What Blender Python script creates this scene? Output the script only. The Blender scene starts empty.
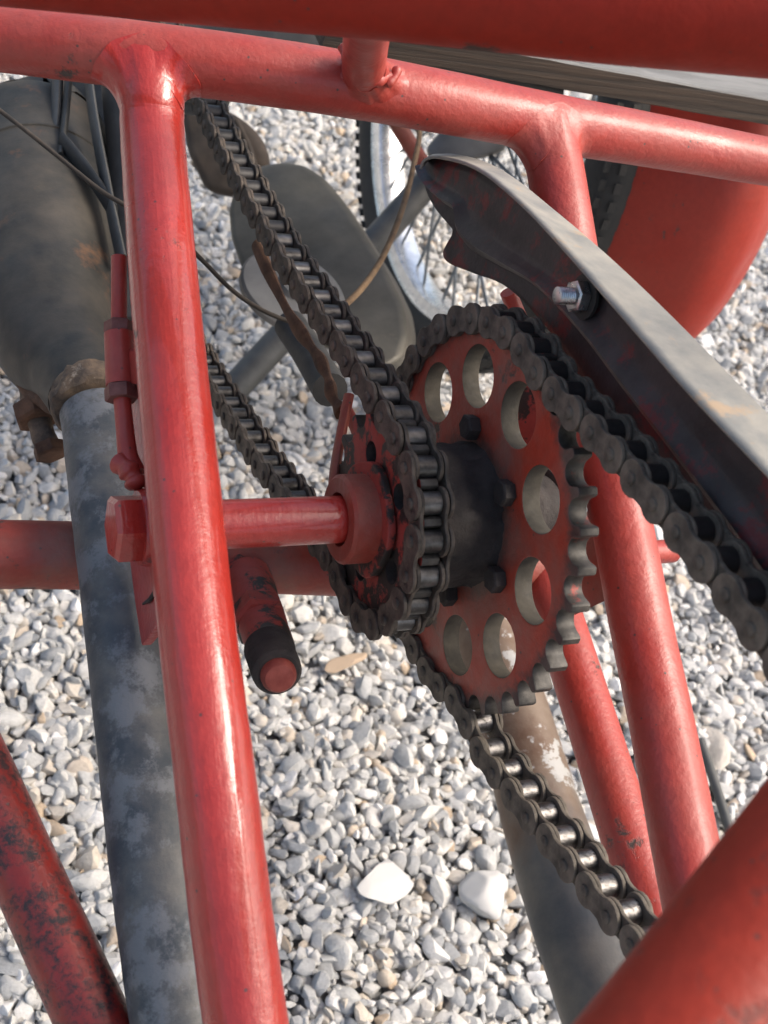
import bpy, bmesh, math, random
import numpy as np
from mathutils import Vector, Matrix
random.seed(7); rng = np.random.default_rng(7)
R_ = math.radians
S = bpy.context.scene
COL = S.collection

# ------------------------------------------------------------------ camera
# world: X = across the vehicle (to its right), Y = forward, Z = up
FPX, CAM_H = 1200.0, 0.70
T = np.array([.9074, .0365, -.4187]); T /= np.linalg.norm(T)
U = np.array([.297, .650, .70]); U -= U @ T * T; U /= np.linalg.norm(U)
F = np.cross(U, T)
RM = np.array([T, F, U])
cam = bpy.data.cameras.new('camera'); camo = bpy.data.objects.new('camera', cam); COL.objects.link(camo)
camo.matrix_world = Matrix([[*RM[0], 0], [*RM[1], 0], [*RM[2], CAM_H], [0, 0, 0, 1]])
cam.sensor_fit = 'VERTICAL'; cam.sensor_height = 24; cam.lens = 24 * FPX / 1024
cam.clip_start = .01; cam.clip_end = 500
cam.dof.use_dof = True; cam.dof.focus_distance = .47; cam.dof.aperture_fstop = 14
S.camera = camo

# ------------------------------------------------------------------ light
SUN_EL, SUN_AZ = R_(50), R_(-16)          # azimuth measured from +X towards +Y
w = bpy.data.worlds.new('World'); S.world = w; w.use_nodes = True
nt = w.node_tree; bg = nt.nodes['Background']
sky = nt.nodes.new('ShaderNodeTexSky'); sky.sky_type = 'NISHITA'; sky.sun_disc = False
sky.sun_elevation = SUN_EL; sky.sun_rotation = R_(90) - SUN_AZ
sky.air_density = 1.1; sky.dust_density = 6.0; sky.ozone_density = .6
nt.links.new(sky.outputs[0], bg.inputs[0]); bg.inputs[1].default_value = .15
sd = Vector((math.cos(SUN_EL) * math.cos(SUN_AZ), math.cos(SUN_EL) * math.sin(SUN_AZ), math.sin(SUN_EL)))
sun = bpy.data.lights.new('sun', 'SUN'); sun.energy = 1.25; sun.angle = R_(22); sun.color = (1, .96, .9)
suno = bpy.data.objects.new('sun', sun); COL.objects.link(suno); suno.rotation_euler = sd.to_track_quat('Z', 'Y').to_euler()
S.view_settings.view_transform = 'Standard'; S.view_settings.look = 'None'
S.view_settings.exposure = .93; S.view_settings.gamma = 1

# ------------------------------------------------------------------ pixel -> point helpers (survey of the place)
def P(x, y, Z):
    return Vector(RM @ (np.array([(x - 384) / FPX, (512 - y) / FPX, -1.0]) * Z) + np.array([0, 0, CAM_H]))
def PX(x, y, X):
    d = RM @ np.array([(x - 384) / FPX, (512 - y) / FPX, -1.0]); return Vector(d * (X / d[0]) + np.array([0, 0, CAM_H]))
def PG(x, y, z=0):
    d = RM @ np.array([(x - 384) / FPX, (512 - y) / FPX, -1.0]); return Vector(d * ((z - CAM_H) / d[2]) + np.array([0, 0, CAM_H]))

# ------------------------------------------------------------------ materials
def newmat(name):
    m = bpy.data.materials.new(name); m.use_nodes = True
    return m, m.node_tree, m.node_tree.nodes['Principled BSDF']
def N(nt, typ, **kw):
    n = nt.nodes.new(typ)
    for k, v in kw.items(): setattr(n, k, v)
    return n
def noise(nt, vec, scale, detail=4, rough=.55, dist=0):
    n = N(nt, 'ShaderNodeTexNoise'); n.inputs['Scale'].default_value = scale; n.inputs['Detail'].default_value = detail
    n.inputs['Roughness'].default_value = rough; n.inputs['Distortion'].default_value = dist
    if vec is not None: nt.links.new(vec, n.inputs['Vector'])
    return n.outputs[0]
def ramp(nt, fac, stops):
    r = N(nt, 'ShaderNodeValToRGB'); e = r.color_ramp.elements
    while len(e) < len(stops): e.new(.5)
    for el, (p, c) in zip(e, stops):
        el.position = p; el.color = (c, c, c, 1) if isinstance(c, (int, float)) else (*c, 1)
    nt.links.new(fac, r.inputs[0]); return r.outputs[0]
def mixc(nt, fac, a, b):
    m = N(nt, 'ShaderNodeMix', data_type='RGBA')
    for s, v in ((0, fac), (6, a), (7, b)):
        if hasattr(v, 'is_output'): nt.links.new(v, m.inputs[s])
        elif isinstance(v, (int, float)): m.inputs[s].default_value = v if s == 0 else (v, v, v, 1)
        else: m.inputs[s].default_value = (*v, 1)
    return m.outputs[2]
def bump(nt, p, h, strength, dist=.001):
    b = N(nt, 'ShaderNodeBump'); b.inputs['Strength'].default_value = strength; b.inputs['Distance'].default_value = dist
    nt.links.new(h, b.inputs['Height']); nt.links.new(b.outputs[0], p.inputs['Normal'])
def coords(nt, seed=0, scale=(1, 1, 1)):
    tc = N(nt, 'ShaderNodeTexCoord'); mp = N(nt, 'ShaderNodeMapping')
    mp.inputs['Location'].default_value = (seed * 1.7, seed * .9, seed * 2.3); mp.inputs['Scale'].default_value = scale
    nt.links.new(tc.outputs['Object'], mp.inputs[0]); return mp.outputs[0]
def math_(nt, op, a, b=None):
    m = N(nt, 'ShaderNodeMath', operation=op)
    for i, v in enumerate((a, b)):
        if v is None: continue
        if hasattr(v, 'is_output'): nt.links.new(v, m.inputs[i])
        else: m.inputs[i].default_value = v
    return m.outputs[0]

def N_obj(nt):
    return N(nt, 'ShaderNodeTexCoord').outputs['Object']
def paint(name, base=(.34, .026, .022), faded=(.40, .075, .065), grime=(.045, .03, .025), fade=.5, wear=.35, rough=.3, coat=.35, seed=0, wscale=55, bmp=.25, dust=0.0, streak=None, crough=.18, radial=None, spec=.5, soft=.045):
    """old brushed-on oil paint: faded patches, brush marks, worn spots down to dark metal, fine orange peel"""
    m, nt, p = newmat(name); v = coords(nt, seed)
    if streak is not None:      # brush marks run along the tube
        q = Vector(streak).rotation_difference(Vector((0, 0, 1))).to_euler()
        r1 = N(nt, 'ShaderNodeMapping'); r1.inputs['Rotation'].default_value = q; nt.links.new(v, r1.inputs[0])
        r2 = N(nt, 'ShaderNodeMapping'); r2.inputs['Scale'].default_value = (1, 1, .07); nt.links.new(r1.outputs[0], r2.inputs[0]); vs = r2.outputs[0]
    f1 = ramp(nt, noise(nt, v, 22, 5, .6), [(.35, 0), (.7, fade)])
    c = mixc(nt, f1, base, faded)
    f3 = ramp(nt, noise(nt, v, 240, 3, .6), [(.3, .82), (.75, 1.0)])
    mm = N(nt, 'ShaderNodeMix', data_type='RGBA', blend_type='MULTIPLY'); mm.inputs[0].default_value = 1
    nt.links.new(c, mm.inputs[6]); nt.links.new(f3, mm.inputs[7]); c = mm.outputs[2]
    big = noise(nt, v, wscale * .22, 2, .5); fine = noise(nt, v, wscale, 8, .68, .3)
    s = math_(nt, 'ADD', math_(nt, 'MULTIPLY', big, .55), math_(nt, 'MULTIPLY', fine, .75))
    th = .86 - .32 * wear
    wm = ramp(nt, s, [(th, 0), (min(th + soft, 1), 1)])
    c = mixc(nt, wm, c, grime)
    # tiny dark pits
    vo = N(nt, 'ShaderNodeTexVoronoi'); vo.inputs['Scale'].default_value = 210; nt.links.new(v, vo.inputs['Vector'])
    pit = ramp(nt, vo.outputs['Distance'], [(.08, 1), (.13, 0)])
    sel = ramp(nt, noise(nt, v, 70, 2), [(.51, 0), (.56, 1)])
    pit = math_(nt, 'MULTIPLY', pit, sel); c = mixc(nt, pit, c, (.08, .03, .025))
    if streak is not None: c = mixc(nt, ramp(nt, noise(nt, vs, 190, 4, .6), [(.42, 0), (.68, .16)]), c, faded)
    if radial:                  # oily grime ring near the teeth
        sx = N(nt, 'ShaderNodeSeparateXYZ'); nt.links.new(N_obj(nt), sx.inputs[0])
        rr_ = math_(nt, 'SQRT', math_(nt, 'ADD', math_(nt, 'MULTIPLY', sx.outputs[1], sx.outputs[1]), math_(nt, 'MULTIPLY', sx.outputs[2], sx.outputs[2])))
        rr_ = math_(nt, 'ADD', rr_, math_(nt, 'MULTIPLY', math_(nt, 'SUBTRACT', noise(nt, v, 260, 4, .7), .5), .012))
        g = math_(nt, 'DIVIDE', math_(nt, 'SUBTRACT', rr_, radial[0]), radial[1]); g.node.use_clamp = True
        g2 = math_(nt, 'DIVIDE', math_(nt, 'SUBTRACT', radial[2], rr_), .006); g2.node.use_clamp = True
        c = mixc(nt, math_(nt, 'MAXIMUM', math_(nt, 'MULTIPLY', g, .92), math_(nt, 'MULTIPLY', g2, .8)), c, (.03, .026, .023))
    if dust:
        dn = ramp(nt, noise(nt, v, 45, 5, .6), [(.38, 0), (.68, dust)])
        c = mixc(nt, dn, c, (.16, .12, .09))
    nt.links.new(c, p.inputs['Base Color'])
    r = mixc(nt, wm, rough, .62)
    rr = ramp(nt, noise(nt, v, 38, 4), [(.3, rough * .8), (.75, min(1, rough * 1.5))])
    nt.links.new(mixc(nt, wm, rr, (.6, .6, .6)), p.inputs['Roughness'])
    p.inputs['Specular IOR Level'].default_value = spec
    p.inputs['Coat Weight'].default_value = coat; p.inputs['Coat Roughness'].default_value = crough
    h = math_(nt, 'ADD', math_(nt, 'MULTIPLY', noise(nt, v, 420, 3, .6), .5), math_(nt, 'MULTIPLY', noise(nt, v, 120, 3), .6))
    h = math_(nt, 'SUBTRACT', h, math_(nt, 'MULTIPLY', wm, .5))
    if streak is not None: h = math_(nt, 'ADD', h, math_(nt, 'MULTIPLY', noise(nt, vs, 240, 3, .6), .8))
    bump(nt, p, h, bmp, .0012)
    return m
def metal(name, c1, c2, rough=.5, metallic=.6, seed=0, sc=60, c3=None, t3=.6, bmp=.3, r2=None):
    m, nt, p = newmat(name); v = coords(nt, seed)
    c = mixc(nt, ramp(nt, noise(nt, v, sc, 6, .62), [(.35, 0), (.68, 1)]), c1, c2)
    if c3 is not None: c = mixc(nt, ramp(nt, noise(nt, v, sc * .6, 9, .74, .1), [(t3, 0), (t3 + .07, .9)]), c, c3)
    nt.links.new(c, p.inputs['Base Color'])
    nt.links.new(ramp(nt, noise(nt, v, sc * 1.7, 4), [(.3, rough), (.75, r2 or min(1, rough * 1.35))]), p.inputs['Roughness'])
    p.inputs['Metallic'].default_value = metallic
    bump(nt, p, noise(nt, v, sc * 6, 5, .7), bmp, .0006)
    return m

M = {}
POSTDIR = (P(216, 760, .343) - P(158, 140, .442)).normalized()
M['red'] = paint('red_paint', base=(.34, .028, .018), faded=(.39, .068, .049), seed=1, fade=.55, wear=.22, rough=.42, coat=.14, crough=.2, bmp=.5, dust=.14)
M['red_front'] = paint('red_front_paint', base=(.38, .022, .014), faded=(.42, .05, .038), seed=2, fade=.5, wear=.2, rough=.3, coat=.42, bmp=.42, streak=POSTDIR, crough=.07)
M['red_dusty'] = paint('red_dusty_paint', base=(.28, .034, .018), faded=(.33, .07, .045), seed=3, fade=.3, wear=.34, rough=.5, coat=.03, dust=.5, bmp=.5)
M['red_deep'] = paint('red_deep_paint', base=(.25, .020, .008), faded=(.29, .034, .016), grime=(.06, .025, .02), seed=4, wear=.68, rough=.5, coat=0, wscale=60, spec=.25, soft=.1)
M['red_worn'] = paint('red_worn_paint', base=(.24, .018, .012), faded=(.28, .03, .022), grime=(.02, .013, .013), seed=5, wear=.80, rough=.34, coat=.12, wscale=460, soft=.17)
M['red_top'] = paint('red_top_paint', base=(.25, .015, .006), faded=(.26, .022, .010), seed=6, wear=.1, rough=.5, coat=0, spec=.2)
M['red_far'] = paint('red_far_paint', base=(.31, .022, .009), faded=(.35, .046, .026), grime=(.06, .035, .03), seed=8, fade=.4, wear=.24, rough=.42, wscale=60, coat=.05, spec=.35)
M['red_greasy'] = paint('red_greasy_paint', base=(.27, .03, .016), grime=(.022, .016, .012), seed=9, wear=.76, rough=.6, coat=0, wscale=110)
M['red_sprocket'] = paint('red_sprocket_paint', base=(.38, .038, .016), faded=(.40, .075, .045), grime=(.04, .028, .022), seed=11, wear=.42, rough=.5, coat=.02, dust=.6, radial=(.0655, .006, .034), bmp=.5)
M['dust_steel'] = metal('dusty_bare_steel', (.024, .021, .016), (.068, .059, .044), .75, .15, 1, 90)
M['tooth'] = metal('polished_tooth_steel', (.016, .014, .012), (.075, .068, .058), .45, .35, 2, 130, (.22, .03, .02), .6)
M['plate'] = metal('dusty_chain_steel', (.058, .049, .038), (.17, .142, .108), .68, .12, 3, 130, (.02, .016, .013), .62, .35)
M['plate_dark'] = metal('greasy_chain_steel', (.030, .024, .018), (.115, .088, .065), .58, .18, 4, 140, (.012, .01, .009), .6, .4)
M['roller_bright'] = metal('worn_bright_roller', (.075, .07, .065), (.25, .24, .23), .32, .9, 5, 220, (.02, .017, .014), .54, .3)
M['roller_semi'] = metal('dull_roller', (.04, .038, .036), (.16, .155, .15), .32, .85, 6, 120, (.03, .025, .02), .6, .2)
M['roller_black'] = metal('greasy_shaded_roller', (.012, .011, .011), (.03, .028, .026), .38, .2, 7, 120)  # black from grease, with the shade under the guard put into the colour too
M['grease'] = metal('caked_grease', (.016, .013, .012), (.04, .032, .028), .7, .05, 8, 90, (.075, .06, .05), .66, .9)
M['exhaust'] = metal('exhaust_blued_steel', (.050, .060, .070), (.13, .128, .12), .5, .35, 9, 62, (.155, .163, .172), .50, .4)
M['silencer'] = metal('silencer_dirty_steel', (.024, .025, .023), (.08, .068, .052), .5, .3, 10, 30, (.13, .07, .038), .56, .3)
M['rustpipe'] = metal('rusty_peeling_steel', (.13, .085, .055), (.20, .15, .11), .6, .25, 12, 30, (.40, .39, .38), .56, .4)
M['bluepipe'] = metal('blue_grey_steel', (.07, .085, .105), (.16, .17, .185), .5, .3, 13, 26, (.24, .25, .27), .6, .3)
M['rust'] = metal('rust', (.055, .028, .016), (.15, .075, .04), .8, .1, 14, 90, (.05, .025, .015), .6, .8)
M['brown_plate'] = metal('brown_oily_plate', (.03, .023, .017), (.075, .055, .04), .7, .1, 31, 40)
M['clamp'] = metal('corroded_clamp', (.06, .045, .035), (.2, .14, .09), .7, .2, 15, 120, (.35, .3, .24), .62, .8)
M['dark'] = metal('dark_oily_metal', (.02, .021, .022), (.055, .055, .052), .5, .25, 16, 40)
M['mid'] = metal('grey_painted_steel', (.045, .047, .047), (.10, .098, .092), .5, .2, 17, 30, (.17, .12, .08), .63, .3)
M['casing'] = metal('engine_casing_alloy', (.045, .043, .035), (.105, .096, .077), .5, .3, 18, 18, (.17, .14, .10), .64, .25)
M['disc'] = metal('light_grey_alloy', (.11, .11, .105), (.18, .175, .165), .5, .3, 19, 30)
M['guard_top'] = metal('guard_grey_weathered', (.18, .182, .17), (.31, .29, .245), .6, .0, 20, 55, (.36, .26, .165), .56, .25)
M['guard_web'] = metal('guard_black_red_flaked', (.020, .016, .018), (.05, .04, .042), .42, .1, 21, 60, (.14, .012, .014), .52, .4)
M['zinc'] = metal('zinc_plated_steel', (.42, .44, .45), (.66, .68, .7), .25, .95, 22, 150)
M['chrome'] = metal('old_chrome', (.55, .57, .59), (.80, .82, .83), .22, .9, 23, 90, (.25, .24, .22), .66, .1)
M['spoke'] = metal('spoke_steel', (.10, .12, .14), (.22, .24, .26), .35, .8, 24, 60)
M['cable'] = metal('old_cable', (.022, .018, .014), (.055, .042, .03), .7, .1, 25, 90)
M['wire'] = metal('rusty_wire', (.07, .042, .022), (.15, .095, .05), .75, .1, 26, 90)
M['nut_red'] = metal('oily_red_tip', (.16, .022, .014), (.24, .05, .035), .55, .1, 28, 160)
M['nut_dark'] = metal('dark_red_nut', (.10, .03, .025), (.2, .08, .065), .55, .2, 27, 120)

def rubber():
    m, nt, p = newmat('tyre_rubber'); v = coords(nt, 2)
    nt.links.new(mixc(nt, noise(nt, v, 30), (.018, .017, .015), (.045, .042, .037)), p.inputs['Base Color'])
    p.inputs['Roughness'].default_value = .8; bump(nt, p, noise(nt, v, 260, 3), .5, .001); return m
M['rubber'] = rubber()
def wood():
    m, nt, p = newmat('weathered_wood')
    v = coords(nt, 3, (4, 60, 160)); g = noise(nt, v, 1.6, 7, .65, .4)
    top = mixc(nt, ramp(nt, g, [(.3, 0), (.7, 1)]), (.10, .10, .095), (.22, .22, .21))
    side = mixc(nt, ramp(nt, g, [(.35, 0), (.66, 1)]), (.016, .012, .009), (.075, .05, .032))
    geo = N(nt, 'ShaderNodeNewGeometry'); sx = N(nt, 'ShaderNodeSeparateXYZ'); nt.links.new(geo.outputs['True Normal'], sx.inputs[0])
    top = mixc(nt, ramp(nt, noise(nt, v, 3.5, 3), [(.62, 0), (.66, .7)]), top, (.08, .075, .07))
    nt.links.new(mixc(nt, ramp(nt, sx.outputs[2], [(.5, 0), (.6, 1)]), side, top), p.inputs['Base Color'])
    p.inputs['Roughness'].default_value = .75; bump(nt, p, g, .7, .002); return m
M['wood'] = wood()
def stonemat(name, fixed=None):
    m, nt, p = newmat(name); v = coords(nt, 5)
    if fixed is None:
        oi = N(nt, 'ShaderNodeObjectInfo')
        wn = N(nt, 'ShaderNodeTexWhiteNoise', noise_dimensions='1D'); nt.links.new(oi.outputs['Random'], wn.inputs['W'])
        c = ramp(nt, oi.outputs['Random'], [(0, (.30, .31, .315)), (.12, (.41, .415, .41)), (.36, (.50, .495, .475)), (.58, (.56, .55, .52)), (.72, (.62, .605, .57)), (.85, (.55, .49, .41)), (.90, (.47, .36, .25)), (.91, (.62, .61, .585)), (1, (.76, .75, .73))])
        vv = N(nt, 'ShaderNodeVectorMath', operation='ADD'); nt.links.new(v, vv.inputs[0]); nt.links.new(wn.outputs['Color'], vv.inputs[1]); v = vv.outputs[0]
    else:
        c = mixc(nt, 1.0, fixed, fixed)
    k = noise(nt, v, 180 if fixed else 1.6, 6, .65, .6)
    k = ramp(nt, k, [(.3, .74), (.72, 1.1)])
    mm = N(nt, 'ShaderNodeMix', data_type='RGBA', blend_type='MULTIPLY'); mm.inputs[0].default_value = 1
    nt.links.new(c, mm.inputs[6]); nt.links.new(k, mm.inputs[7])
    nt.links.new(mm.outputs[2], p.inputs['Base Color'])
    p.inputs['Roughness'].default_value = .72
    bump(nt, p, noise(nt, v, 900 if fixed else 6, 4, .7), .35, .0006 if fixed else .05); return m
M['stone'] = stonemat('gravel_stone')
M['white_stone'] = stonemat('white_stone', (.54, .53, .51))
M['tan_stone'] = stonemat('tan_stone', (.40, .30, .21))
def groundmat():
    m, nt, p = newmat('ground_grit'); tc = N(nt, 'ShaderNodeTexCoord'); v = tc.outputs['Object']
    vo = N(nt, 'ShaderNodeTexVoronoi'); vo.inputs['Scale'].default_value = 85; vo.inputs['Randomness'].default_value = 1; nt.links.new(v, vo.inputs['Vector'])
    sx = N(nt, 'ShaderNodeSeparateColor'); nt.links.new(vo.outputs['Color'], sx.inputs[0])
    c = ramp(nt, sx.outputs[0], [(0, (.17, .19, .2)), (.5, (.38, .39, .39)), (.85, (.5, .48, .44)), (1, (.66, .66, .65))])
    e = ramp(nt, vo.outputs['Distance'], [(.25, 1), (.75, .4)])
    mm = N(nt, 'ShaderNodeMix', data_type='RGBA', blend_type='MULTIPLY'); mm.inputs[0].default_value = 1
    nt.links.new(c, mm.inputs[6]); nt.links.new(e, mm.inputs[7]); nt.links.new(mm.outputs[2], p.inputs['Base Color'])
    p.inputs['Roughness'].default_value = .85
    inv = math_(nt, 'SUBTRACT', 1.0, vo.outputs['Distance']); bump(nt, p, inv, 1, .008); return m
M['ground'] = groundmat()

# ------------------------------------------------------------------ building helpers
ROOT = None; BASE = Vector((.3, .4, 0))
def link(name, me, mats, parent=None, smooth=True, label=None):
    if not isinstance(mats, (list, tuple)): mats = [mats]
    for m in mats:
        me.materials.append(M[m] if isinstance(m, str) else m)
    if smooth:
        try: me.shade_smooth()
        except Exception: pass
        try: me.set_sharp_from_angle(angle=R_(38))
        except Exception: pass
    o = bpy.data.objects.new(name, me); COL.objects.link(o)
    if parent is not None: o.parent = parent
    if label: o['label'] = label
    return o
def frombm(name, bm, mats, parent=None, smooth=True, origin=None, label=None):
    """mesh in world coordinates -> object under parent (whose world origin is BASE or parent's own)"""
    o0 = Vector(origin) if origin is not None else Vector((0, 0, 0))
    po = worldloc(parent)
    bmesh.ops.recalc_face_normals(bm, faces=bm.faces)
    me = bpy.data.meshes.new(name)
    bmesh.ops.translate(bm, vec=-o0, verts=bm.verts); bm.to_mesh(me); bm.free()
    o = link(name, me, mats, parent, smooth, label); o.location = o0 - po
    return o
def worldloc(o):
    v = Vector((0, 0, 0))
    while o is not None: v += o.location; o = o.parent
    return v
def part_empty(name, loc, parent):
    o = bpy.data.objects.new(name, None); COL.objects.link(o); o.empty_display_size = .02
    o.parent = parent; o.location = Vector(loc) - worldloc(parent); return o

def catmull(pts, n):
    pts = [Vector(p) for p in pts]
    if len(pts) == 2: return [pts[0].lerp(pts[1], i / n) for i in range(n + 1)]
    q = [pts[0] * 2 - pts[1]] + pts + [pts[-1] * 2 - pts[-2]]; out = []
    for i in range(1, len(q) - 2):
        for k in range(n):
            t = k / n; a, b, c, d = q[i - 1], q[i], q[i + 1], q[i + 2]
            out.append(.5 * ((2 * b) + (c - a) * t + (2 * a - 5 * b + 4 * c - d) * t * t + (3 * b - a - 3 * c + d) * t ** 3))
    out.append(pts[-1]); return out
def sweep(bm, path, radii, seg=32, caps=True, sq=None, rough=0, ref=None):
    """round (or elliptic, sq=(a,b)) bar along path"""
    path = [Vector(p) for p in path]; n = len(path)
    if isinstance(radii, (int, float)): radii = [radii] * n
    tan = [(path[min(i + 1, n - 1)] - path[max(i - 1, 0)]).normalized() for i in range(n)]
    up = Vector(ref) if ref else Vector((0, 0, 1))
    if abs(tan[0].dot(up)) > .95: up = Vector((1, 0, 0))
    u = (up - tan[0] * up.dot(tan[0])).normalized(); rings = []
    ph = random.random() * 9
    for i in range(n):
        u = (u - tan[i] * u.dot(tan[i])).normalized(); v = tan[i].cross(u)
        ring = []
        for k in range(seg):
            a = 2 * math.pi * k / seg; r = radii[i]
            if rough: r *= 1 + rough * math.sin(3 * a + ph + i * .6) * math.sin(i * .37 + ph)
            ca, sa = math.cos(a), math.sin(a)
            if sq: ca *= sq[0]; sa *= sq[1]
            ring.append(bm.verts.new(path[i] + u * ca * r + v * sa * r))
        rings.append(ring)
    for i in range(n - 1):
        for k in range(seg):
            bm.faces.new((rings[i][k], rings[i][(k + 1) % seg], rings[i + 1][(k + 1) % seg], rings[i + 1][k]))
    if caps:
        bm.faces.new(rings[0][::-1]); bm.faces.new(rings[-1])
    return rings
def tube(name, pts, r, mat, parent, seg=36, n=14, radf=None, rough=0, label=None, caps=True):
    path = catmull(pts, n); m = len(path) - 1
    L = [0]
    for i in range(m): L.append(L[-1] + (path[i + 1] - path[i]).length)
    if radf: radii = [r * radf(l, L[-1]) for l in L]
    elif isinstance(r, (list, tuple)):
        k = len(r) - 1; radii = []
        for i in range(m + 1):
            t = i / m * k; j = min(int(t), k - 1); radii.append(r[j] + (r[j + 1] - r[j]) * (t - j))
    else: radii = r
    bm = bmesh.new(); sweep(bm, path, radii, seg, caps, rough=rough)
    return frombm(name, bm, mat, parent, origin=path[0], label=label)
def lathe(bm, c, axis, prof, seg=40, ref=(0, 0, 1)):
    """prof: [(along, radius)] closed by caps when radius>0 at ends"""
    c = Vector(c); axis = Vector(axis).normalized(); up = Vector(ref)
    if abs(up.dot(axis)) > .95: up = Vector((1, 0, 0))
    u = (up - axis * up.dot(axis)).normalized(); v = axis.cross(u); rings = []
    for s, r in prof:
        rings.append([bm.verts.new(c + axis * s + (u * math.cos(2 * math.pi * k / seg) + v * math.sin(2 * math.pi * k / seg)) * max(r, 1e-5)) for k in range(seg)])
    for i in range(len(prof) - 1):
        for k in range(seg): bm.faces.new((rings[i][k], rings[i][(k + 1) % seg], rings[i + 1][(k + 1) % seg], rings[i + 1][k]))
    if prof[0] != prof[-1]:
        bm.faces.new(rings[0][::-1]); bm.faces.new(rings[-1])
    else:
        pass
def hexbolt(bm, c, axis, af, h, rot=0, bev=.12):
    """hexagonal nut / bolt head with chamfered corners"""
    c = Vector(c); axis = Vector(axis).normalized(); up = Vector((0, 0, 1))
    if abs(up.dot(axis)) > .95: up = Vector((1, 0, 0))
    u = (up - axis * up.dot(axis)).normalized(); v = axis.cross(u); R = af / math.sqrt(3)
    prof = [(0, .93), (h * .1, 1), (h * (1 - bev), 1), (h, .86)]; rings = []
    for s, k_ in prof:
        rings.append([bm.verts.new(c + axis * s + (u * math.cos(R_(60 * k) + rot) + v * math.sin(R_(60 * k) + rot)) * R * k_) for k in range(6)])
    for i in range(3):
        for k in range(6): bm.faces.new((rings[i][k], rings[i][(k + 1) % 6], rings[i + 1][(k + 1) % 6], rings[i + 1][k]))
    bm.faces.new(rings[0][::-1]); bm.faces.new(rings[-1])
def curve_mesh(loops, half, bev=0.0, res=1):
    """flat plate with holes from 2-D loops (first = outline), in (Y,Z) of the world, extruded +-half along X; edges rounded by bev"""
    cu = bpy.data.curves.new('plate', 'CURVE'); cu.dimensions = '2D'; cu.fill_mode = 'BOTH'
    cu.extrude = max(half - bev, 1e-5); cu.bevel_depth = bev; cu.bevel_resolution = res; cu.offset = -bev
    for lp in loops:
        sp = cu.splines.new('POLY'); sp.points.add(len(lp) - 1); sp.use_cyclic_u = True
        for p, q in zip(sp.points, lp): p.co = (q[0], q[1], 0, 1)
    ob = bpy.data.objects.new('tmp', cu); COL.objects.link(ob)
    dg = bpy.context.evaluated_depsgraph_get(); me = bpy.data.meshes.new_from_object(ob.evaluated_get(dg))
    bpy.data.objects.remove(ob); bpy.data.curves.remove(cu)
    me.transform(Matrix(((0, 0, 1, 0), (1, 0, 0, 0), (0, 1, 0, 0), (0, 0, 0, 1))))
    return me
def circ(cy, cz, r, n=40, a0=0): return [(cy + r * math.cos(a0 + 2 * math.pi * k / n), cz + r * math.sin(a0 + 2 * math.pi * k / n)) for k in range(n)]
def prism(bm, pts, vec, bev=0, seg=2):
    vs = [bm.verts.new(Vector(p)) for p in pts]; f = bm.faces.new(vs)
    r = bmesh.ops.extrude_face_region(bm, geom=[f]); nv = [g for g in r['geom'] if isinstance(g, bmesh.types.BMVert)]
    bmesh.ops.translate(bm, vec=Vector(vec), verts=nv)
    if bev:
        es = set()
        for v in vs + nv: es.update(v.link_edges)
        bmesh.ops.bevel(bm, geom=list(es), offset=bev, segments=seg, profile=.5, affect='EDGES', clamp_overlap=True)

# ------------------------------------------------------------------ ground and gravel
me = bpy.data.meshes.new('ground'); s = 60
bm = bmesh.new(); gv = [bm.verts.new((x, y, -.009)) for x, y in ((-s, -s), (s, -s), (s, s), (-s, s))]; bm.faces.new(gv); bm.to_mesh(me); bm.free()
go = link('ground', me, 'ground', None, False); go['kind'] = 'structure'

def make_stone(seed, sub=3, rnd=0.0):
    r = random.Random(seed); bm = bmesh.new(); bmesh.ops.create_icosphere(bm, subdivisions=sub, radius=1)
    planes = []
    for _ in range(r.randint(9, 14)):
        d = Vector((r.gauss(0, 1), r.gauss(0, 1), r.gauss(0, 1))).normalized(); planes.append((d, r.uniform(.50, .84) + rnd))
    ax = Vector((1, r.uniform(.6, .95), r.uniform(.42, .8)))
    for v in bm.verts:
        p = v.co.copy()
        for _ in range(2):
            for d, k in planes:
                e = p.dot(d) - k
                if e > 0: p -= d * e * .97
        p *= 1 + .02 * math.sin(7 * p.x + seed) * math.cos(6 * p.y)
        v.co = Vector((p.x * ax.x, p.y * ax.y, p.z * ax.z)) * 1.18
    me = bpy.data.meshes.new('stone'); bm.to_mesh(me); bm.free()
    me.materials.append(M['stone'])
    me.shade_smooth(); me.set_sharp_from_angle(angle=R_(32)); return me
gcol = bpy.data.collections.new('gravel_sources')
for k in range(18):
    gcol.objects.link(bpy.data.objects.new('stone', make_stone(k, 2 if k % 3 else 3)))
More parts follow.
